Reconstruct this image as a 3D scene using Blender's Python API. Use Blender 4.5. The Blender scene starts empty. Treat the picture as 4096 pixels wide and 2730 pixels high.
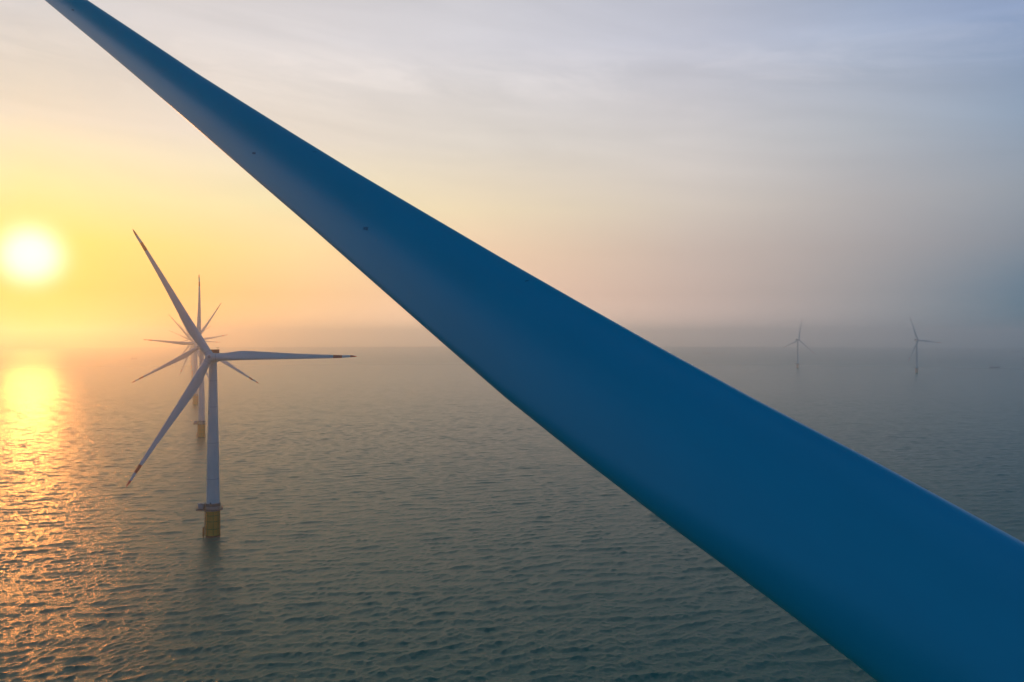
import bpy, math, random
import numpy as np
from mathutils import Vector, Matrix
R = math.radians
sc = bpy.context.scene
col = sc.collection
random.seed(4)

# ------------------------------------------------------------------ camera
F, CX, HY, CAMZ = 3186.0, 2048.0, 1348.0, 100.0      # focal length in photo pixels, image centre, horizon row, height
cam_d = bpy.data.cameras.new("camera")
cam = bpy.data.objects.new("camera", cam_d)
col.objects.link(cam)
cam.location = (0, 0, CAMZ)
cam.rotation_euler = (R(90), 0, 0)
cam_d.sensor_width = 36.0
cam_d.lens = 36.0 * F / 4096.0
cam_d.shift_y = -17.0 / 4096.0
cam_d.clip_start = 0.5
cam_d.clip_end = 100000
sc.camera = cam

# ------------------------------------------------------------------ light
SUN_AZ, SUN_EL = -31.15, 4.95                        # degrees right of +Y, above horizon
SUN = Vector((math.sin(R(SUN_AZ)) * math.cos(R(SUN_EL)), math.cos(R(SUN_AZ)) * math.cos(R(SUN_EL)), math.sin(R(SUN_EL))))
sd = bpy.data.lights.new("sun", 'SUN')
sd.energy = 0.3
sd.angle = R(3.0)
sd.color = (1.0, 0.34, 0.06)
so = bpy.data.objects.new("sun", sd)
col.objects.link(so)
so.rotation_euler = (-SUN).to_track_quat('-Z', 'Y').to_euler()
sc.view_settings.view_transform = 'Standard'
sc.view_settings.look = 'None'
sc.view_settings.exposure = 0.0
sc.view_settings.gamma = 1.0
sc.cycles.volume_bounces = 8
sc.cycles.max_bounces = 10
sc.cycles.sample_clamp_indirect = 6.0


def lin(c):
    return tuple((v / 255 / 12.92) if v / 255 <= 0.04045 else ((v / 255 + 0.055) / 1.055) ** 2.4 for v in c)


# sky radiance table: rows of elevation, columns of azimuth away from the sun (display values, turned linear)
AZ = [0, 8, 16, 28, 44, 55, 64, 95, 180]
SKY = [
    (0.0, [(255, 172, 80), (255, 182, 108), (255, 196, 146), (255, 210, 178), (212, 184, 172), (158, 156, 158), (64, 114, 134), (40, 96, 136), (58, 103, 144)]),
    (3.0, [(255, 192, 70), (255, 196, 108), (254, 202, 142), (252, 206, 174), (206, 181, 170), (162, 158, 160), (98, 124, 144), (40, 100, 144), (58, 108, 151)]),
    (6.0, [(255, 212, 95), (255, 214, 128), (252, 218, 156), (242, 206, 170), (202, 182, 171), (170, 163, 163), (136, 143, 154), (40, 102, 153), (58, 110, 156)]),
    (9.0, [(250, 230, 160), (247, 230, 172), (246, 229, 180), (242, 221, 184), (212, 199, 187), (180, 175, 175), (150, 157, 167), (40, 104, 159), (58, 112, 162)]),
    (13.5, [(238, 222, 198), (237, 222, 204), (236, 222, 206), (229, 219, 207), (210, 204, 202), (180, 184, 192), (146, 163, 185), (40, 108, 165), (58, 115, 169)]),
    (20.0, [(213, 207, 205), (218, 211, 209), (220, 214, 214), (215, 212, 217), (194, 196, 210), (166, 178, 202), (138, 157, 192), (40, 108, 169), (58, 117, 171)]),
    (23.0, [(211, 206, 205), (215, 209, 208), (215, 210, 212), (208, 206, 212), (187, 190, 205), (158, 171, 196), (128, 150, 186), (34, 108, 168), (58, 117, 169)]),
    (27.0, [(130, 140, 140), (126, 140, 140), (112, 134, 138), (76, 118, 124), (44, 102, 114), (28, 98, 116), (20, 98, 124), (38, 102, 158), (58, 117, 169)]),
    (36.0, [(120, 140, 138), (112, 136, 134), (90, 124, 124), (44, 104, 106), (8, 88, 94), (0, 84, 96), (0, 82, 100), (40, 86, 136), (58, 112, 160)]),
    (60.0, [(8, 74, 84), (8, 73, 84), (6, 72, 83), (2, 70, 82), (0, 68, 82), (0, 68, 84), (0, 70, 90), (40, 78, 122), (58, 103, 142)]),
]
# the lowest few degrees are brighter than the display table: this is the light the sea haze scatters on
GAIN = {0: [1.0, 1.25, 1.4, 1.4, 1.3, 1.15, 1.0, 1, 1], 1: [0.9, 1.0, 1.06, 1.05, 1.0, 0.97, 1, 1, 1],
        2: [1, 1.04, 1.06, 1.05, 1.02, 1, 1, 1, 1]}
w = bpy.data.worlds.new("World")
sc.world = w
w.use_nodes = True
nt = w.node_tree
nt.nodes.clear()


def nod(t, **kw):
    n = nt.nodes.new(t)
    for k, v in kw.items():
        setattr(n, k, v)
    return n


def lk(a, b):
    nt.links.new(a, b)


def mth(op, a, b=None, c=None, clamp=False):
    n = nod('ShaderNodeMath', operation=op)
    n.use_clamp = clamp
    for i, v in enumerate((a, b, c)):
        if v is None:
            continue
        if isinstance(v, (int, float)):
            n.inputs[i].default_value = v
        else:
            lk(v, n.inputs[i])
    return n.outputs[0]


def vdot(a, v):
    n = nod('ShaderNodeVectorMath', operation='DOT_PRODUCT')
    lk(a, n.inputs[0])
    n.inputs[1].default_value = v
    return n.outputs['Value']


def vmul(a, v):
    n = nod('ShaderNodeVectorMath', operation='MULTIPLY')
    lk(a, n.inputs[0])
    n.inputs[1].default_value = v
    return n.outputs[0]


def vscale(colr, f):
    n = nod('ShaderNodeVectorMath', operation='SCALE')
    if isinstance(colr, tuple):
        n.inputs[0].default_value = colr
    else:
        lk(colr, n.inputs[0])
    if isinstance(f, (int, float)):
        n.inputs['Scale'].default_value = f
    else:
        lk(f, n.inputs['Scale'])
    return n.outputs[0]


def vadd(a, b):
    n = nod('ShaderNodeVectorMath', operation='ADD')
    lk(a, n.inputs[0])
    lk(b, n.inputs[1])
    return n.outputs[0]


tc = nod('ShaderNodeTexCoord')
D = nod('ShaderNodeVectorMath', operation='NORMALIZE')
lk(tc.outputs['Generated'], D.inputs[0])
D = D.outputs[0]
fwd = Vector((math.sin(R(SUN_AZ)), math.cos(R(SUN_AZ)), 0))
rgt = Vector((math.cos(R(SUN_AZ)), -math.sin(R(SUN_AZ)), 0))
elev = mth('MULTIPLY', mth('ARCSINE', vdot(D, (0, 0, 1))), 57.29578)
azd = mth('MULTIPLY', mth('ARCTAN2', mth('ABSOLUTE', vdot(D, rgt)), vdot(D, fwd)), 57.29578)
azf = mth('DIVIDE', azd, 180.0)
prev = None
for k, (el, row) in enumerate(SKY):
    cr = nod('ShaderNodeValToRGB')
    cr.color_ramp.interpolation = 'LINEAR'
    es = cr.color_ramp.elements
    while len(es) < len(AZ):
        es.new(1.0)
    for e_, a_, c_ in zip(es, AZ, row):
        e_.position = a_ / 180.0
        gn = GAIN.get(k, [1] * 9)[AZ.index(a_)]
        e_.color = (*[v * gn for v in lin(c_)], 1)
    lk(azf, cr.inputs[0])
    if prev is None:
        prev = cr.outputs[0]
    else:
        mr = nod('ShaderNodeMapRange', interpolation_type='LINEAR')
        lk(elev, mr.inputs['Value'])
        mr.inputs['From Min'].default_value = SKY[k - 1][0]
        mr.inputs['From Max'].default_value = el
        mx = nod('ShaderNodeMix', data_type='RGBA')
        lk(mr.outputs[0], mx.inputs['Factor'])
        lk(prev, mx.inputs[6])
        lk(cr.outputs[0], mx.inputs[7])
        prev = mx.outputs[2]
# thin high cloud streaks
nz = nod('ShaderNodeTexNoise')
nz.inputs['Scale'].default_value = 2.4
nz.inputs['Detail'].default_value = 6.0
nz.inputs['Roughness'].default_value = 0.55
nz.inputs['Distortion'].default_value = 0.7
rot = nod('ShaderNodeVectorRotate', rotation_type='Y_AXIS')
lk(D, rot.inputs['Vector'])
rot.inputs['Angle'].default_value = R(-7)
lk(vmul(rot.outputs[0], (1.0, 1.0, 7.0)), nz.inputs['Vector'])
amt = mth('MULTIPLY', mth('SUBTRACT', nz.outputs['Fac'], 0.5), mth('MULTIPLY', mth('SUBTRACT', elev, 3.0, clamp=False), 0.09, clamp=True))
prev = vscale(prev, mth('MULTIPLY_ADD', amt, 0.34, 1.0))
# one brighter wispy band about 18 degrees up
band = mth('EXPONENT', mth('MULTIPLY', mth('POWER', mth('ABSOLUTE', mth('DIVIDE', mth('SUBTRACT', elev, 17.9), 1.7)), 2.0), -1.0))
nb_ = nod('ShaderNodeTexNoise')
nb_.inputs['Scale'].default_value = 7.0
nb_.inputs['Detail'].default_value = 7.0
nb_.inputs['Roughness'].default_value = 0.62
nb_.inputs['Distortion'].default_value = 0.5
lk(vmul(rot.outputs[0], (1.0, 1.0, 5.0)), nb_.inputs['Vector'])
bmask = mth('MULTIPLY', mth('SUBTRACT', nb_.outputs['Fac'], 0.42), 4.0, clamp=True)
prev = vadd(prev, vscale((0.085, 0.072, 0.062), mth('MULTIPLY', band, bmask)))
# glow of the sun behind the haze
th = mth('MULTIPLY', mth('ARCCOSINE', mth('MINIMUM', vdot(D, tuple(SUN)), 0.9999999)), 57.29578)
g1 = mth('EXPONENT', mth('MULTIPLY', mth('POWER', mth('DIVIDE', th, 1.7), 2.8), -1.0))
g2 = mth('EXPONENT', mth('MULTIPLY', mth('DIVIDE', th, 3.2), -1.0))
prev = vadd(prev, vscale((0.9, 0.8, 1.0), g1))
prev = vadd(prev, vscale((0.1, 0.02, 0.0), g2))
bg = nod('ShaderNodeBackground')
lk(prev, bg.inputs['Color'])
bg.inputs['Strength'].default_value = 1.0
# real clear-sky light under the table
st = nod('ShaderNodeTexSky', sky_type='NISHITA')
st.sun_disc = False
st.sun_elevation = R(SUN_EL)
st.sun_rotation = R(SUN_AZ)
bg2 = nod('ShaderNodeBackground')
lk(st.outputs[0], bg2.inputs['Color'])
bg2.inputs['Strength'].default_value = 0.004
ad = nod('ShaderNodeAddShader')
lk(bg.outputs[0], ad.inputs[0])
lk(bg2.outputs[0], ad.inputs[1])
wo = nod('ShaderNodeOutputWorld')
lk(ad.outputs[0], wo.inputs['Surface'])


# ------------------------------------------------------------------ materials
def mat(name, base, rough=0.5, metal=0.0, spec=0.5, dirt=0.0, dirt_scale=0.3):
    m = bpy.data.materials.new(name)
    m.use_nodes = True
    t = m.node_tree
    b = t.nodes['Principled BSDF']
    b.inputs['Base Color'].default_value = (*base, 1)
    b.inputs['Roughness'].default_value = rough
    b.inputs['Metallic'].default_value = metal
    b.inputs['Specular IOR Level'].default_value = spec
    if dirt:
        c = t.nodes.new('ShaderNodeTexCoord')
        mp = t.nodes.new('ShaderNodeMapping')
        mp.inputs['Scale'].default_value = (1, 1, 0.25)
        n = t.nodes.new('ShaderNodeTexNoise')
        n.inputs['Scale'].default_value = dirt_scale
        n.inputs['Detail'].default_value = 7
        n.inputs['Roughness'].default_value = 0.65
        r = t.nodes.new('ShaderNodeMapRange')
        r.inputs['From Min'].default_value = 0.35
        r.inputs['From Max'].default_value = 0.75
        r.inputs['To Min'].default_value = 1.0
        r.inputs['To Max'].default_value = 1.0 - dirt
        x = t.nodes.new('ShaderNodeVectorMath')
        x.operation = 'SCALE'
        x.inputs[0].default_value = base
        t.links.new(c.outputs['Object'], mp.inputs[0])
        t.links.new(mp.outputs[0], n.inputs['Vector'])
        t.links.new(n.outputs['Fac'], r.inputs['Value'])
        t.links.new(r.outputs[0], x.inputs['Scale'])
        t.links.new(x.outputs[0], b.inputs['Base Color'])
    return m


def blade_mat(name, z0, z1, z2, base):
    """white blade paint with a red band z0..z1 and a red tip beyond z2 (metres from the hub)"""
    m = mat(name, base, 0.38, spec=0.35, dirt=0.12, dirt_scale=0.6)
    t = m.node_tree
    b = t.nodes['Principled BSDF']
    src = b.inputs['Base Color'].links[0].from_socket
    c = t.nodes.new('ShaderNodeTexCoord')
    s = t.nodes.new('ShaderNodeSeparateXYZ')
    t.links.new(c.outputs['Object'], s.inputs[0])

    def cmp(op, v):
        n = t.nodes.new('ShaderNodeMath')
        n.operation = op
        t.links.new(s.outputs['Z'], n.inputs[0])
        n.inputs[1].default_value = v
        return n.outputs[0]
    a = t.nodes.new('ShaderNodeMath')
    a.operation = 'MULTIPLY'
    t.links.new(cmp('GREATER_THAN', z0), a.inputs[0])
    t.links.new(cmp('LESS_THAN', z1), a.inputs[1])
    o = t.nodes.new('ShaderNodeMath')
    o.operation = 'MAXIMUM'
    t.links.new(a.outputs[0], o.inputs[0])
    t.links.new(cmp('GREATER_THAN', z2), o.inputs[1])
    x = t.nodes.new('ShaderNodeMix')
    x.data_type = 'RGBA'
    t.links.new(o.outputs[0], x.inputs['Factor'])
    t.links.new(src, x.inputs[6])
    x.inputs[7].default_value = (0.80, 0.07, 0.03, 1)
    t.links.new(x.outputs[2], b.inputs['Base Color'])
    return m


WHITE = (0.68, 0.66, 0.62)
M_TOWER = mat('tower_paint', WHITE, 0.45, spec=0.3, dirt=0.18, dirt_scale=0.25)
M_BLADE = blade_mat('blade_paint', 59.6, 63.9, 68.0, WHITE)
M_HUB = mat('hub_paint', WHITE, 0.45, spec=0.3, dirt=0.15, dirt_scale=0.6)
M_SEAM = mat('seam_grey', (0.25, 0.27, 0.29), 0.6)
M_RED = mat('red_paint', (0.40, 0.035, 0.02), 0.55, dirt=0.3, dirt_scale=1.2)
M_YEL = mat('yellow_paint', (0.95, 0.30, 0.005), 0.55, dirt=0.12, dirt_scale=0.7)
M_RUST = mat('dull_yellow_steel', (0.45, 0.16, 0.01), 0.65, dirt=0.4, dirt_scale=1.0)
M_WEED = mat('black_growth', (0.012, 0.014, 0.010), 0.8, dirt=0.4, dirt_scale=1.5)
M_STEEL = mat('dark_steel', (0.10, 0.11, 0.11), 0.6, dirt=0.4, dirt_scale=1.5)
M_GREY = mat('galvanised', (0.36, 0.39, 0.40), 0.5, dirt=0.3, dirt_scale=1.0)
M_BOX = mat('cabinet_paint', (0.45, 0.47, 0.48), 0.5, dirt=0.25, dirt_scale=1.0)
M_MARK = mat('dark_marking', (0.05, 0.04, 0.035), 0.6)
M_SPOT = mat('faint_blade_marking', (0.01, 0.17, 0.25), 0.6)
M_NEAR_SHADE = mat('near_blade_blue_shade', (0.012, 0.42, 0.56), 0.30, spec=0.7, dirt=0.14, dirt_scale=0.35)  # white blade with the blue sky-lit shade put into its base colour
M_HULL = mat('hull_blue_black', (0.03, 0.05, 0.08), 0.6, dirt=0.3, dirt_scale=0.4)
M_HULL2 = mat('hull_rust_red', (0.10, 0.05, 0.04), 0.6, dirt=0.3, dirt_scale=0.4)
M_CABIN = mat('cabin_white', (0.5, 0.5, 0.48), 0.6, dirt=0.3, dirt_scale=0.5)
M_GLASS = mat('dark_glass', (0.02, 0.03, 0.04), 0.15)
M_DECK = mat('deck_green', (0.08, 0.11, 0.09), 0.7, dirt=0.3, dirt_scale=0.5)


# ------------------------------------------------------------------ mesh helpers
class MB:
    def __init__(s):
        s.v, s.f = [], []

    def add(s, vs, fs):
        b = len(s.v)
        s.v += [tuple(q) for q in vs]
        s.f += [tuple(b + i for i in f) for f in fs]

    def box(s, c, d, rz=0.0, bev=0.0):
        x, y, z = d[0] / 2, d[1] / 2, d[2] / 2
        if bev <= 0:
            vs = [(sx * x, sy * y, sz * z) for sz in (-1, 1) for sx, sy in ((-1, -1), (1, -1), (1, 1), (-1, 1))]
            fs = [(3, 2, 1, 0), (4, 5, 6, 7), (0, 1, 5, 4), (1, 2, 6, 5), (2, 3, 7, 6), (3, 0, 4, 7)]
        else:
            b = bev
            prof = []
            for ring_z, ins in ((-z, b), (-z + b, 0), (z - b, 0), (z, b)):
                for sx, sy in ((-1, -1), (1, -1), (1, 1), (-1, 1)):
                    X, Y = x - ins, y - ins
                    if sx * sy > 0:
                        prof += [(sx * X, sy * (Y - b), ring_z), (sx * (X - b), sy * Y, ring_z)]
                    else:
                        prof += [(sx * (X - b), sy * Y, ring_z), (sx * X, sy * (Y - b), ring_z)]
            vs = prof
            fs = [tuple(range(7, -1, -1)), tuple(range(24, 32))]
            for k in range(3):
                for i in range(8):
                    j = (i + 1) % 8
                    fs.append((k * 8 + i, k * 8 + j, k * 8 + 8 + j, k * 8 + 8 + i))
        ca, sa = math.cos(rz), math.sin(rz)
        s.add([(c[0] + p[0] * ca - p[1] * sa, c[1] + p[0] * sa + p[1] * ca, c[2] + p[2]) for p in vs], fs)

    def tube(s, a, b, r0, r1=None, n=10, cap=True):
        r1 = r0 if r1 is None else r1
        a, b = Vector(a), Vector(b)
        d = (b - a).normalized()
        u = d.orthogonal().normalized()
        v = d.cross(u)
        vs = []
        for p, r in ((a, r0), (b, r1)):
            for i in range(n):
                t = 2 * math.pi * i / n
                vs.append(p + r * (math.cos(t) * u + math.sin(t) * v))
        fs = [(i, (i + 1) % n, n + (i + 1) % n, n + i) for i in range(n)]
        if cap:
            fs += [tuple(range(n - 1, -1, -1)), tuple(range(n, 2 * n))]
        s.add(vs, fs)

    def lathe(s, prof, n=48, cap=True, c=(0, 0)):
        """prof: list of (r, z)"""
        vs, fs = [], []
        for r, z in prof:
            for i in range(n):
                t = 2 * math.pi * i / n
                vs.append((c[0] + r * math.cos(t), c[1] + r * math.sin(t), z))
        for k in range(len(prof) - 1):
            for i in range(n):
                j = (i + 1) % n
                fs.append((k * n + i, k * n + j, k * n + n + j, k * n + n + i))
        if cap:
            fs += [tuple(range(n - 1, -1, -1)), tuple((len(prof) - 1) * n + i for i in range(n))]
        s.add(vs, fs)

    def loft(s, rings, cap=True):
        n = len(rings[0])
        vs = [q for r in rings for q in r]
        fs = []
        for k in range(len(rings) - 1):
            for i in range(n):
                j = (i + 1) % n
                fs.append((k * n + i, k * n + j, k * n + n + j, k * n + n + i))
        if cap:
            fs += [tuple(range(n - 1, -1, -1)), tuple((len(rings) - 1) * n + i for i in range(n))]
        s.add(vs, fs)

    def mesh(s, name, m, smooth=False, angle=35):
        me = bpy.data.meshes.new(name)
        me.from_pydata(s.v, [], s.f)
        me.validate()
        me.materials.append(m)
        if smooth:
            me.shade_smooth()
            try:
                me.set_sharp_from_angle(angle=R(angle))
            except Exception:
                pass
        return me


def put(name, me, parent=None, mtx=None):
    o = bpy.data.objects.new(name, me)
    col.objects.link(o)
    if parent is not None:
        o.parent = parent
    if mtx is not None:
        o.matrix_local = mtx
    return o


def tag(o, label, cat, group=None, kind=None):
    if label:
        o['label'] = label
    if cat:
        o['category'] = cat
    if group:
        o['group'] = group
    if kind:
        o['kind'] = kind
    return o


# ------------------------------------------------------------------ sea
def build_sea():
    # polar sheet: fine towards the turbines, coarse behind, out to the horizon
    af = np.radians(np.linspace(-50, 50, 1450))
    ab = np.radians(np.linspace(50, 310, 120)[1:-1])
    ang = np.concatenate([af, ab])
    rr = [0.0]
    r = 6.0
    while r < 150:
        rr.append(r)
        r *= 1.12
    r = 150.0
    while r < 2600:
        rr.append(r)
        r *= 1.0019
    while r < 8200:
        rr.append(r)
        r *= 1.03
    rr.append(8200.0)
    rr = np.array(rr[1:])
    na, nr = len(ang), len(rr)
    A_, R_ = np.meshgrid(ang, rr)
    X = R_ * np.sin(A_)
    Y = R_ * np.cos(A_)
    dr = np.gradient(rr)
    da = np.abs(np.gradient(ang))
    sp = np.maximum(dr[:, None] * np.ones(na)[None, :], rr[:, None] * da[None, :])
    Z = np.zeros_like(X)
    DX = np.zeros_like(X)
    DY = np.zeros_like(X)
    rng = np.random.RandomState(11)
    N = 120
    lam = np.exp(rng.uniform(np.log(1.1), np.log(17), N))
    wind = np.radians(-74)       # crests run nearly across the view
    for i in range(N):
        l = lam[i]
        k = 2 * np.pi / l
        spread = 0.42 + 0.30 * (l < 8) + 0.2 * (l < 4)
        d = wind + rng.normal(0, spread)
        a = 0.0062 * l ** 0.74 if l < 6 else 0.0062 * 6 ** 0.74 * (l / 6) ** 0.1
        a *= rng.uniform(0.6, 1.3)
        kx, ky = k * np.cos(d), k * np.sin(d)
        fade = np.clip((l / sp - 1.9) / 1.6, 0, 1)
        # wave groups: amplitude wanders slowly over the water
        gl = 60 + 6 * l
        g = 0.75 + 0.7 * np.sin(X / gl * rng.uniform(.6, 1.4) + rng.uniform(0, 6)) * np.sin(Y / gl * rng.uniform(.6, 1.4) + rng.uniform(0, 6))
        ph = kx * X + ky * Y + rng.uniform(0, 2 * np.pi)
        s_ = fade * a * g
        Z += s_ * np.cos(ph)
        DX -= s_ * 1.7 * np.cos(d) * np.sin(ph)
        DY -= s_ * 1.7 * np.sin(d) * np.sin(ph)
    X = X + DX
    Y = Y + DY
    co = np.zeros((na * nr + 1, 3), np.float32)
    co[:-1, 0] = X.ravel()
    co[:-1, 1] = Y.ravel()
    co[:-1, 2] = Z.ravel()
    ia = np.arange(na)
    ja = (ia + 1) % na
    base = (np.arange(nr - 1) * na)[:, None]
    q = np.stack([base + ia, base + na + ia, base + na + ja, base + ja], -1).reshape(-1, 4)
    ctr = na * nr
    tri = np.stack([np.full(na, ctr), ia, ja], -1)
    loops = np.concatenate([q.ravel(), tri.ravel()]).astype(np.int32)
    starts = np.concatenate([np.arange(len(q)) * 4, len(q) * 4 + np.arange(na) * 3]).astype(np.int32)
    me = bpy.data.meshes.new("sea")
    me.vertices.add(len(co))
    me.vertices.foreach_set('co', co.ravel())
    me.loops.add(len(loops))
    me.loops.foreach_set('vertex_index', loops)
    me.polygons.add(len(starts))
    me.polygons.foreach_set('loop_start', starts)
    me.update(calc_edges=True)
    me.validate()
    me.shade_smooth()
    m = bpy.data.materials.new('sea_water')
    m.use_nodes = True
    t = m.node_tree
    b = t.nodes['Principled BSDF']
    b.inputs['Base Color'].default_value = (0.0, 0.17, 0.12, 1)
    b.inputs['Specular Tint'].default_value = (0.52, 0.95, 0.76, 1)
    b.inputs['Roughness'].default_value = 0.10
    b.inputs['IOR'].default_value = 1.23
    g = t.nodes.new('ShaderNodeNewGeometry')
    # beyond a few hundred metres the ripples are too small to resolve: their slopes widen the gloss instead
    ln = t.nodes.new('ShaderNodeVectorMath')
    ln.operation = 'LENGTH'
    t.links.new(g.outputs['Position'], ln.inputs[0])
    mr = t.nodes.new('ShaderNodeMapRange')
    mr.inputs['From Min'].default_value = 250
    mr.inputs['From Max'].default_value = 3500
    mr.inputs['To Min'].default_value = 0.09
    mr.inputs['To Max'].default_value = 0.31
    t.links.new(ln.outputs['Value'], mr.inputs['Value'])
    t.links.new(mr.outputs[0], b.inputs['Roughness'])
    last = None
    for sx, sy, scl, stg, dist in ((1.0, 1.9, 0.32, 0.9, 0.30), (1.0, 1.7, 0.9, 0.9, 0.24), (1.0, 1.5, 2.4, 0.9, 0.12)):
        mp = t.nodes.new('ShaderNodeMapping')
        mp.inputs['Rotation'].default_value = (0, 0, R(18))
        mp.inputs['Scale'].default_value = (sx, sy, 1)
        n = t.nodes.new('ShaderNodeTexNoise')
        n.inputs['Scale'].default_value = scl
        n.inputs['Detail'].default_value = 3
        n.inputs['Roughness'].default_value = 0.55
        n.inputs['Distortion'].default_value = 0.4
        bp = t.nodes.new('ShaderNodeBump')
        fd = t.nodes.new('ShaderNodeMapRange')
        fd.inputs['From Min'].default_value = 250
        fd.inputs['From Max'].default_value = 1800
        fd.inputs['To Min'].default_value = stg
        fd.inputs['To Max'].default_value = stg * 1.0
        t.links.new(ln.outputs['Value'], fd.inputs['Value'])
        t.links.new(fd.outputs[0], bp.inputs['Strength'])
        bp.inputs['Distance'].default_value = dist
        t.links.new(g.outputs['Position'], mp.inputs[0])
        t.links.new(mp.outputs[0], n.inputs['Vector'])
        t.links.new(n.outputs['Fac'], bp.inputs['Height'])
        if last:
            t.links.new(last, bp.inputs['Normal'])
        last = bp.outputs[0]
    t.links.new(last, b.inputs['Normal'])
    me.materials.append(m)
    o = put('sea', me)
    o['kind'] = 'structure'


build_sea()

# ------------------------------------------------------------------ wind turbine meshes (base at water level, rotor faces -Y)
HUBZ, OVER = 90.0, 6.2


def airfoil(cle, cte, thick, n=14, sharp=1.0):
    """closed section: x from trailing (cte) to leading (cle), y thickness, suction side towards +y"""
    ch = cle - cte
    up, dn = [], []
    for i in range(n + 1):
        t = 0.5 - 0.5 * math.cos(math.pi * i / n)
        c = 1 - t                      # distance from the leading edge
        naca = 5 * (0.2969 * math.sqrt(c) - 0.126 * c - 0.3516 * c * c + 0.2843 * c ** 3 - 0.1036 * c ** 4)
        circ = math.sqrt(max(0, 0.25 - (c - 0.5) ** 2))
        y = thick * (sharp * naca + (1 - sharp) * circ)
        up.append((cte + t * ch, y))
        dn.append((cte + t * ch, -y))
    return up + dn[-2:0:-1]


def blade_mesh():
    mb = MB()
    rs = [1.2, 3, 5, 7, 9, 11, 13, 15, 17, 20, 24, 28, 33, 38, 44, 50, 56, 62, 66, 69, 71, 72.5, 73.4, 73.9]
    ch = lambda r: float(np.interp(r, [0, 4, 8, 12, 15, 18, 24, 30, 40, 50, 60, 67, 71, 72.8, 73.9], [3.7, 3.7, 4.0, 4.6, 4.85, 4.75, 4.25, 3.75, 2.95, 2.3, 1.75, 1.35, 1.05, 0.65, 0.12]))
    le = lambda r: float(np.interp(r, [0, 4, 10, 16, 30, 50, 66, 73, 73.9], [1.85, 1.85, 1.75, 1.6, 1.3, 0.95, 0.62, 0.15, -0.1]))
    th = lambda r: float(np.interp(r, [0, 4, 8, 12, 16, 24, 40, 60, 73.9], [1, 1, 0.72, 0.5, 0.38, 0.28, 0.22, 0.18, 0.15]))
    sh = lambda r: float(np.interp(r, [0, 4, 13], [0, 0, 1]))
    tw = lambda r: float(np.interp(r, [0, 8, 16, 30, 50, 74], [0, 12, 11, 6, 2, -1]))
    rings = []
    for r in rs:
        c = ch(r)
        a = R(tw(r) + 3)
        pb = -3.2 * max(0, (r - 15) / 59) ** 2 - r * math.sin(R(2.5))
        ring = []
        for x, y in airfoil(le(r), le(r) - c, c * th(r), 12, sh(r)):
            ring.append((x * math.cos(a) + y * math.sin(a), pb - x * math.sin(a) + y * math.cos(a), r))
        rings.append([(x, y, z * 0.965) for x, y, z in ring])
    mb.loft(rings)
    return mb.mesh('blade', M_BLADE, True, 60)


def surf_of_rev_y(prof, n=32):
    """rings about the y axis: (r, y)"""
    return [[(r * math.cos(2 * math.pi * i / n), y, r * math.sin(2 * math.pi * i / n)) for i in range(n)] for r, y in prof]


def hub_mesh():
    mb = MB()
    mb.loft(surf_of_rev_y([(0.35, -2.75), (0.9, -2.65), (1.5, -2.35), (2.0, -1.8), (2.3, -1.1), (2.42, -0.3), (2.42, 0.6), (2.3, 1.3), (2.05, 1.9)]))
    for k in range(3):
        t = R(120 * k)
        d = Vector((math.sin(t), 0, math.cos(t)))
        mb.tube(d * 0.6, d * 2.75, 2.05, 1.98, 28)
    return mb.mesh('hub', M_HUB, True, 40)


def hub_seam_mesh():
    mb = MB()
    for k in range(3):
        t = R(120 * k)
        d = Vector((math.sin(t), 0, math.cos(t)))
        mb.tube(d * 2.72, d * 2.84, 2.03, 2.03, 28)
    mb.loft(surf_of_rev_y([(0.62, -2.735), (0.74, -2.72), (0.76, -2.76), (0.62, -2.775)], 20))
    return mb.mesh('hub_seam', M_SEAM, True, 40)


def nacelle_mesh():
    mb = MB()
    rings = []
    for y, w_, h0, h1, b in ((1.7, 1.75, -1.7, 1.75, .9), (2.4, 1.95, -1.95, 1.95, .7), (4, 2.05, -2.15, 2.1, .5), (9, 2.05, -2.15, 2.15, .5), (12.0, 2.0, -1.9, 2.1, .5), (13.2, 1.9, -1.3, 1.95, .6)):
        ring = []
        for (cx, cz, a0) in ((w_ - b, h1 - b, 0), (-w_ + b, h1 - b, 90), (-w_ + b, h0 + b, 180), (w_ - b, h0 + b, 270)):
            for j in range(4):
                a = R(a0 + 30 * j)
                ring.append((cx + b * math.cos(a), y, cz + b * math.sin(a)))
        rings.append(ring)
    mb.loft(rings)
    return mb.mesh('nacelle', M_HUB, True, 40)


def cooler_mesh():
    mb = MB()
    mb.box((0, 11.0, 3.25), (4.1, 0.3, 1.9))
    for sx in (-1, 1):
        mb.box((sx * 2.0, 9.4, 3.0), (0.16, 3.0, 1.45))
        mb.tube((sx * 1.9, 7.9, 2.0), (sx * 1.9, 7.9, 3.6), 0.07, n=6)
    mb.box((0, 11.0, 4.27), (4.4, 0.5, 0.12))
    for x in (-1.2, 0, 1.2):
        mb.box((x, 10.8, 3.25), (0.12, 0.14, 1.7))
    return mb.mesh('cooler', M_RED)


def mast_mesh():
    mb = MB()
    mb.tube((1.2, 11.0, 4.3), (1.2, 11.0, 5.3), 0.05, n=6)
    mb.tube((0.7, 11.0, 5.2), (1.7, 11.0, 5.2), 0.04, n=6)
    for x in (0.7, 1.7):
        mb.tube((x, 11.0, 5.15), (x, 11.0, 5.45), 0.09, n=8)
    return mb.mesh('wind_mast', M_STEEL)


def tower_r(z):
    return float(np.interp(z, [13.5, 40, 65, 87.8], [3.22, 2.85, 2.3, 1.82]))


def tower_mesh():
    mb = MB()
    mb.lathe([(tower_r(z), z) for z in (13.6, 20, 28, 40, 52, 65, 76, 87.9)], 56)
    return mb.mesh('tower', M_TOWER, True, 40)


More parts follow.
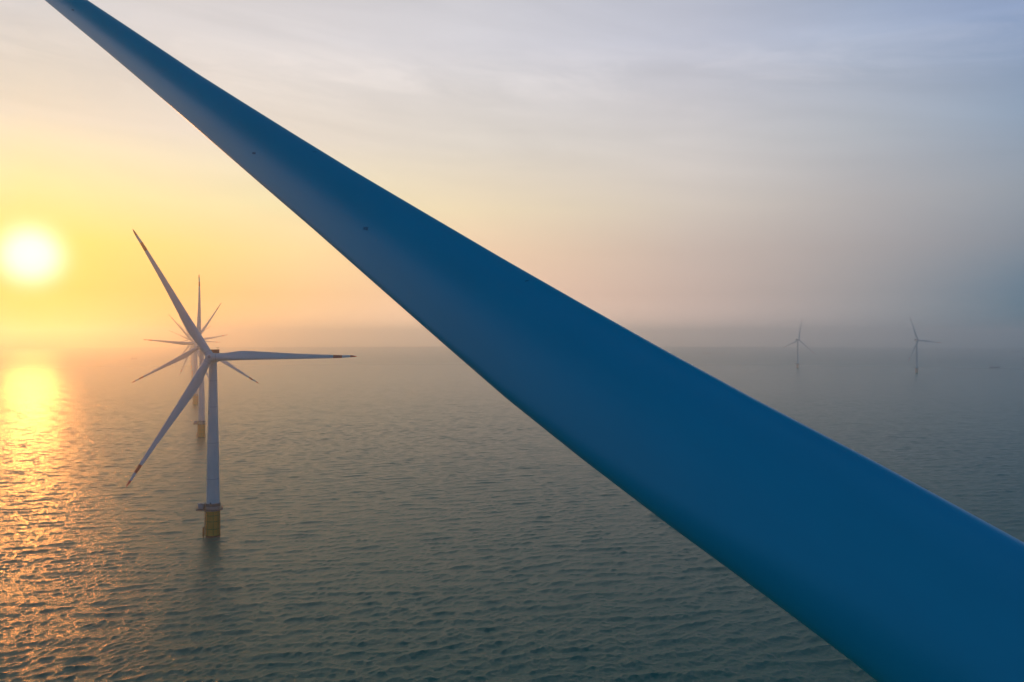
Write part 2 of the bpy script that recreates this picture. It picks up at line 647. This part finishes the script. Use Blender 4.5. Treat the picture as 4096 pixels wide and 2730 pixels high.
def seams_mesh():
    out = []
    for z in (29.0, 47.0, 65.0, 78.0):
        mb = MB()
        r = tower_r(z)
        mb.lathe([(r - 0.02, z - 0.09), (r + 0.035, z - 0.07), (r + 0.035, z + 0.07), (r - 0.02, z + 0.09)], 56, cap=False)
        out.append(mb.mesh('flange_seam', M_SEAM, True))
    return out


def wrap(mb, ang, z, pts, hw):
    """thin stroke on the tower face: pts (du, dz) metres around angle ang (deg, world azimuth of the face)"""
    for (u0, z0), (u1, z1) in zip(pts[:-1], pts[1:]):
        d = Vector((u1 - u0, z1 - z0))
        L = max(d.length, 1e-6)
        nx, nz = -d.y / L * hw, d.x / L * hw
        quad = [(u0 + nx, z0 + nz), (u0 - nx, z0 - nz), (u1 - nx, z1 - nz), (u1 + nx, z1 + nz)]
        vs = []
        for rad in (0.0, 0.03):
            for (u, dz) in quad:
                r = tower_r(z + dz) + rad
                a = R(ang) + u / r
                vs.append((r * math.cos(a), r * math.sin(a), z + dz))
        mb.add(vs, [(3, 2, 1, 0), (4, 5, 6, 7), (0, 1, 5, 4), (1, 2, 6, 5), (2, 3, 7, 6), (3, 0, 4, 7)])


def emblem_mesh():
    mb = MB()
    A0 = 196
    mb_pts = [(1.35 * math.cos(R(a)), 1.35 * math.sin(R(a))) for a in range(0, 361, 15)]
    wrap(mb, A0, 62.2, mb_pts, 0.16)
    return mb.mesh('round_emblem', M_MARK)


def marks_mesh():
    # the vertical row of characters below the ring, seen almost edge-on at the tower's left limb
    out = []
    A0 = 199
    z = 58.5
    rnd = random.Random(3)
    for k in range(9):
        mb = MB()
        for j in range(4):
            if rnd.random() < 0.8:
                zz = z + rnd.uniform(-.6, .6)
                wrap(mb, A0, zz, [(-0.7, 0), (0.7, 0)], 0.09)
        wrap(mb, A0, z, [(0.1, -.7), (0.1, .7)], 0.09)
        z -= 3.6
        out.append(mb.mesh('painted_character', M_MARK))
    return out


def pile_mesh():
    mb = MB()
    mb.lathe([(3.42, 0.75), (3.42, 13.3)], 56)
    return mb.mesh('foundation_pile', M_YEL, True, 40)


def growth_mesh():
    mb = MB()
    prof = []
    for k, (r, z) in enumerate(((3.40, -3.0), (3.47, -1.0), (3.47, 0.4), (3.45, 0.9), (3.40, 1.0))):
        prof.append((r, z))
    mb.lathe(prof, 56)
    return mb.mesh('tide_growth', M_WEED, True, 40)


def bands_mesh():
    out = []
    for z in (4.2, 8.0, 10.9):
        mb = MB()
        mb.lathe([(3.42, z - 0.16), (3.56, z - 0.12), (3.56, z + 0.12), (3.42, z + 0.16)], 48, cap=False)
        out.append(mb.mesh('guide_band', M_RUST, True))
    return out


def pipes_mesh():
    out = []
    for a in (248, 292, 330, 205):
        c, s = math.cos(R(a)), math.sin(R(a))
        mb = MB()
        mb.tube((3.6 * c, 3.6 * s, 0.4), (3.6 * c, 3.6 * s, 13.3), 0.12, n=8)
        out.append(mb.mesh('pipe', M_RUST, True))
    return out


def jtube_mesh():
    out = []
    for (a, z0) in ((-22, -1.5), (-10, -1.5)):
        mb = MB()
        c, s = math.cos(R(a)), math.sin(R(a))
        mb.tube((3.95 * c, 3.95 * s, z0), (3.75 * c, 3.75 * s, 13.4), 0.13, n=8)
        for z in (3.0, 7.0, 11.0):
            mb.tube((3.3 * c, 3.3 * s, z), (3.85 * c, 3.85 * s, z), 0.07, n=6)
        out.append(mb.mesh('cable_tube', M_RUST, True))
    return out


def landing_mesh():
    out = []
    for dy in (-0.55, 0.55):
        mb = MB()
        mb.tube((-4.35, dy - 1.2, -2.0), (-4.35, dy - 1.2, 4.9), 0.2, n=10)
        for z in (1.6, 4.0):
            mb.tube((-4.35, dy - 1.2, z), (-3.1, dy - 1.2, z), 0.1, n=8)
        out.append(mb.mesh('boat_fender', M_RUST, True))
    return out


def ladder_mesh():
    mb = MB()
    for dy in (-0.25, 0.25):
        mb.tube((-3.75, dy - 1.2, 1.0), (-3.75, dy - 1.2, 13.6), 0.05, n=6)
    z = 1.2
    while z < 13.4:
        mb.tube((-3.75, -1.45, z), (-3.75, -0.95, z), 0.035, n=6)
        z += 0.4
    for z in (3.5, 5.5, 7.3, 9.1):
        mb.box((-3.6, -1.2, z), (0.45, 0.75, 0.14))
    return mb.mesh('ladder', M_RUST)


def deck_mesh():
    mb = MB()
    mb.lathe([(3.25, 13.3), (4.55, 13.3), (4.7, 13.42), (4.7, 13.95), (3.25, 13.95)], 40, cap=False)
    mb.box((-5.6, 0, 13.6), (4.4, 4.2, 0.7))
    for dy in (-1.6, 1.6):
        mb.tube((-6.6, dy, 13.3), (-3.3, dy, 11.7), 0.12, n=8)
    return mb.mesh('deck', M_STEEL)


def collar_mesh():
    mb = MB()
    mb.lathe([(3.24, 13.95), (3.5, 13.96), (3.52, 15.1), (3.56, 15.15), (3.56, 15.32), (3.3, 15.34)], 48, cap=False)
    return mb.mesh('flange_collar', M_GREY, True)


def collar2_mesh():
    mb = MB()
    mb.lathe([(3.24, 15.36), (3.6, 15.37), (3.6, 16.75), (3.22, 16.8)], 48, cap=False)
    mb.box((0.0, -3.45, 17.0), (0.5, 0.35, 1.2))
    return mb.mesh('dark_collar', M_STEEL)


def rail_mesh():
    mb = MB()
    n = 26
    P = []
    for i in range(n + 1):
        a = R(-152 + 304 * i / n)
        P.append((4.6 * math.cos(a), 4.6 * math.sin(a)))
    P = [(-7.75, -2.05), (-4.2, -2.05)] + P + [(-4.2, 2.05), (-7.75, 2.05), (-7.75, -2.05)]
    Q = []
    for a, b in zip(P[:-1], P[1:]):
        L = math.hypot(b[0] - a[0], b[1] - a[1])
        m = max(1, round(L / 1.2))
        for j in range(m):
            Q.append((a[0] + (b[0] - a[0]) * j / m, a[1] + (b[1] - a[1]) * j / m))
    Q.append(P[-1])
    for a, b in zip(Q[:-1], Q[1:]):
        for z in (14.5, 15.05):
            mb.tube((a[0], a[1], z), (b[0], b[1], z), 0.04, n=5)
        mb.tube((a[0], a[1], 13.9), (a[0], a[1], 15.05), 0.045, n=5)
    return mb.mesh('railing', M_RUST)


def cabinet_mesh():
    mb = MB()
    mb.box((-5.55, -0.2, 15.25), (2.9, 2.5, 2.5), bev=0.06)
    mb.box((-5.55, -0.2, 16.58), (3.1, 2.7, 0.12))
    return mb.mesh('equipment_cabinet', M_BOX)


def crane_mesh():
    mb = MB()
    mb.tube((-3.9, -1.6, 13.9), (-3.9, -1.6, 16.2), 0.14, n=8)
    mb.tube((-3.9, -1.6, 16.2), (-5.9, -1.9, 17.1), 0.1, n=8)
    mb.tube((-3.9, -1.6, 15.2), (-5.2, -1.8, 16.7), 0.06, n=6)
    return mb.mesh('davit_crane', M_STEEL)


MESH = dict(blade=blade_mesh(), hub=hub_mesh(), hub_seam=hub_seam_mesh(), nacelle=nacelle_mesh(), cooler=cooler_mesh(),
            mast=mast_mesh(), tower=tower_mesh(), seams=seams_mesh(), emblem=emblem_mesh(), marks=marks_mesh(),
            pile=pile_mesh(), growth=growth_mesh(), bands=bands_mesh(), pipes=pipes_mesh(), jtube=jtube_mesh(), landing=landing_mesh(),
            ladder=ladder_mesh(), deck=deck_mesh(), collar=collar_mesh(), collar2=collar2_mesh(), rail=rail_mesh(),
            cabinet=cabinet_mesh(), crane=crane_mesh())


def turbine(x, y, yaw, phase, label, group=None, hub=None, blades=True, tower=True):
    """yaw: degrees the rotor faces right of -Y"""
    root = bpy.data.objects.new('wind_turbine', None)
    col.objects.link(root)
    root.location = (x, y, 0)
    tag(root, label, 'wind turbine', group)
    hz = HUBZ
    dn = hz - 90.0
    near_ = math.hypot(x, y) < 1400          # beyond this the small fittings are far under a pixel
    t = put('tower', MESH['tower'], root)
    p = put('foundation_pile', MESH['pile'], root)
    put('tide_growth', MESH['growth'], p)
    d = put('deck', MESH['deck'], root)
    put('equipment_cabinet', MESH['cabinet'], d)
    put('flange_collar', MESH['collar'], d)
    if near_:
        for me in MESH['seams']:
            put('flange_seam', me, t)
        put('round_emblem', MESH['emblem'], t)
        for me in MESH['marks']:
            put('painted_character', me, t)
        for me in MESH['bands']:
            put('guide_band', me, p)
        for me in MESH['pipes']:
            put('pipe', me, p)
        for me in MESH['jtube']:
            put('cable_tube', me, p)
        for me in MESH['landing']:
            put('boat_fender', me, p)
        put('ladder', MESH['ladder'], p)
        put('railing', MESH['rail'], d)
        put('davit_crane', MESH['crane'], d)
        put('dark_collar', MESH['collar2'], d)
    # rotor frame: origin at the rotor centre, -Y faces the wind, 4 degree tilt
    Mx = Matrix.Rotation(R(yaw), 4, 'Z') @ Matrix.Translation((0, -OVER, 0))
    Mx = Matrix.Translation((0, 0, hz)) @ Mx @ Matrix.Rotation(R(-4), 4, 'X')
    na = put('nacelle', MESH['nacelle'], root, Mx)
    put('cooler', MESH['cooler'], na)
    if near_:
        put('wind_mast', MESH['mast'], na)
    h = put('hub', MESH['hub'], root, Mx @ Matrix.Rotation(R(phase), 4, 'Y'))
    put('hub_seam', MESH['hub_seam'], h)
    if blades:
        for k in range(3):
            put('blade', MESH['blade'], root, Mx @ Matrix.Rotation(R(phase + 120 * k), 4, 'Y'))
    return root


def gx(px, d):
    return (px - CX) / F * d


ROW = 'row of turbines receding behind the nearest whole one'
FAR = 'far turbines standing in the haze on the right'
# (pixel column of the tower base, distance, yaw, phase of one blade clockwise from up, label)
LEFT = [
    (852, 399, 9, 90.3, 'nearest whole white turbine, with red bands on its blades and a yellow base', None),
    (806.5, 790, 0, 0.5, 'second turbine of the left row, one blade pointing straight up behind the nearest', ROW),
    (783, 1167, 0, 34.5, 'third turbine of the left row, one blade level left, one up right', ROW),
    (777, 1600, 2, 79, 'fourth turbine of the left row, hazy blade pointing up left at 45 degrees', ROW),
    (772, 2010, 4, 93.5, 'fifth turbine of the left row, faint, one blade steeply up left', ROW),
    (768.5, 2410, 4, 54, 'sixth turbine of the left row, very faint, one blade up right', ROW),
    (766, 2810, 4, 84, 'seventh turbine of the left row, almost lost in haze, blade nearly level right', ROW),
    (764, 3230, 4, 15, 'farthest turbine of the left row, barely visible in the haze behind the others', ROW),
]
for px, d, yaw, ph, lab, grp in LEFT:
    turbine(gx(px, d), d, yaw, ph, lab, grp)
turbine(gx(3190.5, 2540), 2540, 20, 10, 'hazy distant turbine on the right with one blade nearly straight up', FAR)
turbine(gx(3666.5, 2190), 2190, 15, -24, 'distant turbine at far right, one blade leaning up left, one level right', FAR)


# ------------------------------------------------------------------ near turbine whose blade crosses the view
u = Vector((-0.68070768, 0.54353718, 0.49112564))
hubp = Vector((16.7998384, 10.89047952, CAMZ - 11.30042944))
ec = Vector((0.58077157, -0.00819273, 0.81402534))
en = Vector((-0.4464767, -0.83934511, 0.31009409))
S_ = [8, 10, 12, 14, 17, 20, 23, 26, 30, 34, 38, 42, 46, 50, 54, 57, 60, 62]
CL = [2.285, 2.16, 2.038, 1.912, 1.658, 1.461, 1.307, 1.168, 1.023, 0.885, 0.797, 0.727, 0.669, 0.675, 0.673, 0.665, 0.66, 0.66]
CT = [-2.192, -2.088, -2.073, -2.107, -2.211, -2.256, -2.234, -2.112, -1.926, -1.735, -1.579, -1.413, -1.241, -1.096, -0.96, -0.871, -0.783, -0.724]
S_ = [2.6, 5] + S_ + [66, 69, 71.5, 73, 73.8]
CL = [1.75, 2.0] + CL + [0.6, 0.5, 0.36, 0.15, 0.0]
CT = [-1.75, -1.95] + CT + [-0.6, -0.52, -0.42, -0.32, -0.12]


def near_section(s, cl, ct, n=22):
    T = float(np.interp(s, [0, 4, 8, 12, 14, 20, 30, 50, 62, 74], [3.5, 3.5, 2.7, 2.1, 1.85, 1.45, 1.1, .7, .5, .06]))
    W = float(np.interp(s, [0, 4, 8, 12, 14, 17, 20, 26, 50, 74], [1.8, 1.8, 1.9, 1.35, 1.05, .6, .36, .16, .05, .02]))
    H = float(np.interp(s, [0, 4, 8, 14, 20, 30, 50, 74], [1, 1, .95, .75, .5, .24, .1, .1]))
    ch = cl - ct
    w_ = min(W / ch, 0.5)
    t0 = float(np.interp(s, [0, 4, 12], [.5, .5, .64]))
    f = []
    for i in range(n + 1):
        t = .5 - .5 * math.cos(math.pi * i / n)
        h = H + (1 - H) * math.sin(min(t / t0, 1) * math.pi / 2)
        if t > t0:
            h *= math.sqrt(max(0, 1 - ((t - t0) / (1 - t0)) ** 2))
        if t < w_:
            h *= math.sqrt(max(0, 1 - ((w_ - t) / w_) ** 2))
        f.append((t, h * T / 2))
    pts = f + [(a, -b) for a, b in f[-2:0:-1]]
    return [(ct + a * ch, b) for a, b in pts]


near = bpy.data.objects.new('wind_turbine', None)
col.objects.link(near)
nf = Vector((-0.625, -0.781, 0)).normalized()
nb = hubp - nf * OVER
near.location = (nb.x, nb.y, 0)
tag(near, 'huge turbine blade in dark blue shade crossing the whole view close to the camera', 'wind turbine')
inv = Matrix.Translation((-nb.x, -nb.y, 0))
# blade frame: z along the blade, x chord towards the leading edge
Bf = Matrix(((ec.x, en.x, u.x, hubp.x), (ec.y, en.y, u.y, hubp.y), (ec.z, en.z, u.z, hubp.z), (0, 0, 0, 1)))
ev = np.linspace(2.6, 73.8, 130)
mb = MB()
rings = []
for s in ev:
    cl_ = float(np.interp(s, S_, CL))
    ct_ = float(np.interp(s, S_, CT))
    rings.append([(a, b, s) for a, b in near_section(s, cl_, ct_)])
mb.loft(rings)
near_blade_me = mb.mesh('blade', M_NEAR_SHADE, True, 75)
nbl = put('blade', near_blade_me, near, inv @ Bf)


def front_y(s, x):
    sec = near_section(s, float(np.interp(s, S_, CL)), float(np.interp(s, S_, CT)), 60)[:61]
    return float(np.interp(x, [p[0] for p in sec], [p[1] for p in sec]))


def blade_xy(px, py):
    """where the photo's mark sits on the blade's front face: solve in the blade frame"""
    ray = Vector(((px - CX) / F, 1, (HY - py) / F))
    x = 0.0
    off = 0.0
    Bi = Bf.inverted()
    o3 = Bi @ Vector((0, 0, CAMZ))
    d3 = Bi.to_3x3() @ ray
    for _ in range(6):
        k = (off - o3.y) / d3.y
        p = o3 + d3 * k
        off = front_y(p.z, p.x)
    return p.x, p.z


def mark(strokes, hw, name):
    """strokes: polylines of (x, s) on the blade front face, laid 6 mm proud"""
    m_ = MB()
    for line in strokes:
        for (x0, s0), (x1, s1) in zip(line[:-1], line[1:]):
            d = Vector((x1 - x0, s1 - s0))
            L = max(d.length, 1e-6)
            nx, ns = -d.y / L * hw, d.x / L * hw
            q = [(x0 + nx, s0 + ns), (x0 - nx, s0 - ns), (x1 - nx, s1 - ns), (x1 + nx, s1 + ns)]
            vs = [(x, front_y(s, x) - 0.004, s) for x, s in q] + [(x, front_y(s, x) + 0.008, s) for x, s in q]
            m_.add(vs, [(3, 2, 1, 0), (4, 5, 6, 7), (0, 1, 5, 4), (1, 2, 6, 5), (2, 3, 7, 6), (3, 0, 4, 7)])
    return put(name, m_.mesh(name, M_SPOT), nbl)


# dark round receptors / drain spots and the crossed-circle mark
def line_px(pts):
    return [blade_xy(*p) for p in pts]


mark([line_px([(1454, 909), (1464, 920), (1472, 921)]), line_px([(1474, 909), (1466, 914)]), line_px([(1452, 920), (1458, 915)]), line_px([(1464, 912), (1471, 919)]),
      line_px([(1455, 914), (1457, 917), (1462, 919), (1467, 918), (1470, 915), (1469, 912), (1464, 910), (1458, 911), (1455, 914)])], 0.010, 'crossed_circle_mark')
mark([line_px([(1010, 613), (1022, 614.5)])], 0.035, 'drain_spot')
mark([line_px([(1251, 608), (1264, 608)])], 0.012, 'paint_nick')
mark([line_px([(2101, 1126), (2107, 1124), (2115, 1123)])], 0.016, 'paint_nick')
mark([line_px([(287, 40), (296, 42)])], 0.03, 'drain_spot')
# the rest of the same machine, outside the frame
yaw0 = math.degrees(math.atan2(nf.x, -nf.y))
Mh = inv @ (Matrix.Translation(hubp) @ Matrix.Rotation(R(yaw0), 4, 'Z'))
ph0 = math.degrees(math.atan2(u.x * math.cos(R(yaw0)) + u.y * math.sin(R(yaw0)), u.z))
nh = put('hub', MESH['hub'], near, Mh @ Matrix.Rotation(R(ph0), 4, 'Y'))
put('hub_seam', MESH['hub_seam'], nh)
nn = put('nacelle', MESH['nacelle'], near, Mh)
put('cooler', MESH['cooler'], nn)
put('wind_mast', MESH['mast'], nn)
for k in (1, 2):
    put('blade', MESH['blade'], near, Mh @ Matrix.Rotation(R(ph0 + 120 * k), 4, 'Y'))
tz = Matrix.Diagonal((1, 1, (hubp.z - 0.0) / 90.0, 1))
nt_ = put('tower', MESH['tower'], near, tz)
for me in MESH['seams']:
    put('flange_seam', me, nt_)
npile = put('foundation_pile', MESH['pile'], near)
put('tide_growth', MESH['growth'], npile)
nd = put('deck', MESH['deck'], near)
put('railing', MESH['rail'], nd)


# ------------------------------------------------------------------ boats
def hull_rings(L, Bm, D, sheer_b, sheer_s, n=15):
    """bow at +x, stern at -x; deck edge height D plus sheer"""
    rings = []
    for i in range(n):
        t = i / (n - 1)
        x = -L / 2 + L * t
        hb = Bm / 2 * (min(1, (t + 0.22) / 0.35) ** 0.5 if t < 0.2 else 1) * (1 - max(0, (t - 0.62) / 0.38) ** 2.0) + 0.02
        z = D + sheer_b * max(0, (t - 0.55) / 0.45) ** 2 + sheer_s * max(0, (0.35 - t) / 0.35) ** 2
        dr = -1.0
        rings.append([(x, hb, z), (x - 0.02 * L * t, hb * 0.88, z * 0.4), (x - 0.05 * L * t, hb * 0.55, dr), (x - 0.05 * L * t, -hb * 0.55, dr), (x - 0.02 * L * t, -hb * 0.88, z * 0.4), (x, -hb, z)])
    return rings


def boat(kind, px, py, L, rz, label, hullm, group=None, y=None):
    d = F * CAMZ / (py - HY)
    root = bpy.data.objects.new(kind, None)
    col.objects.link(root)
    root.location = (gx(px, d), d, 0)
    root.rotation_euler = (0, 0, R(rz))
    tag(root, label, 'boat' if kind == 'fishing_boat' else 'ship', group)
    mb = MB()
    cargo = kind == 'cargo_ship'
    D = L * (0.055 if cargo else 0.10)
    mb.loft(hull_rings(L, L * (0.16 if cargo else 0.22), D, L * (0.035 if cargo else 0.12), L * (0.012 if cargo else 0.05)))
    put('hull', mb.mesh('hull', hullm, True, 40), root)
    mb = MB()
    if cargo:
        mb.box((-0.40 * L, 0, D + 0.045 * L), (0.10 * L, 0.13 * L, 0.09 * L))
        mb.box((-0.39 * L, 0, D + 0.115 * L), (0.07 * L, 0.14 * L, 0.045 * L))
        mb.tube((-0.43 * L, 0, D + 0.1 * L), (-0.43 * L, 0, D + 0.18 * L), 0.014 * L, n=8)
    else:
        mb.box((-0.26 * L, 0, D + 0.055 * L), (0.24 * L, 0.13 * L, 0.11 * L))
        mb.box((-0.23 * L, 0, D + 0.13 * L), (0.12 * L, 0.11 * L, 0.055 * L))
    cb = put('wheelhouse', mb.mesh('wheelhouse', M_CABIN), root)
    mb = MB()
    if cargo:
        mb.box((-0.355 * L, 0, D + 0.12 * L), (0.006 * L, 0.125 * L, 0.018 * L))
    else:
        mb.box((-0.168 * L, 0, D + 0.135 * L), (0.006 * L, 0.09 * L, 0.022 * L))
    put('window', mb.mesh('window', M_GLASS), cb)
    mb = MB()
    if cargo:
        mb.tube((0.40 * L, 0, D), (0.40 * L, 0, D + 0.12 * L), 0.006 * L, n=6)
        mb.tube((-0.39 * L, 0, D + 0.13 * L), (-0.39 * L, 0, D + 0.22 * L), 0.005 * L, n=6)
    else:
        mb.tube((-0.22 * L, 0, D + 0.1 * L), (-0.22 * L, 0, D + 0.32 * L), 0.008 * L, n=6)
        mb.tube((0.25 * L, 0, D), (0.25 * L, 0, D + 0.22 * L), 0.008 * L, n=6)
        mb.tube((0.25 * L, 0, D + 0.05 * L), (0.05 * L, 0, D + 0.2 * L), 0.006 * L, n=6)
    put('mast', mb.mesh('mast', M_STEEL), root)
    mb = MB()
    if cargo:
        for k in range(4):
            mb.box(((-0.22 + 0.155 * k) * L, 0, D + 0.010 * L), (0.13 * L, 0.11 * L, 0.02 * L))
    else:
        mb.box((0.05 * L, 0, D + 0.012 * L), (0.18 * L, 0.10 * L, 0.03 * L))
    put('hatch', mb.mesh('hatch', M_DECK), root)
    return root


boat('fishing_boat', 3980, 1473.5, 33, 0, 'dark blue fishing boat right of the two distant turbines, bow to the right', M_HULL)
boat('cargo_ship', 2825, 1415, 52, 180, 'long low cargo ship in haze above the big blade, bridge at right end', M_HULL)
boat('fishing_boat', 536, 1438, 27, 0, 'faint brown boat on the hazy sea left of the left turbine row', M_HULL2)
boat('fishing_boat', 1336, 1410, 14, 0, 'tiny faint boat just above the red tip of the level blade', M_HULL2)
boat('fishing_boat', 1449, 1403, 25, 180, 'faint boat in the haze right of the red blade tip', M_HULL2)
boat('cargo_ship', 1703, 1407, 28, 180, 'faint low ship near the lower edge of the big blade', M_HULL)
boat('cargo_ship', 4062, 1410, 62, 180, 'very faint long ship near the right edge, above the dark fishing boat', M_HULL)
boat('fishing_boat', 4097, 1436, 26, 0, 'small boat cut off by the right edge of the view', M_HULL)

# ------------------------------------------------------------------ haze
mb = MB()
mb.box((0, 0, (168 - 4.5) / 2), (16800, 16800, 168 + 4.5))
hz_ = put('haze', mb.mesh('haze', bpy.data.materials.new('haze_air')))
hz_['kind'] = 'stuff'
m = hz_.data.materials[0]
m.use_nodes = True
t = m.node_tree
t.nodes.clear()
pv = t.nodes.new('ShaderNodeVolumePrincipled')
pv.inputs['Color'].default_value = (1.0, 1.0, 1.0, 1)
pv.inputs['Density'].default_value = 0.00035
pv.inputs['Anisotropy'].default_value = 0.86
out = t.nodes.new('ShaderNodeOutputMaterial')
t.links.new(pv.outputs[0], out.inputs['Volume'])
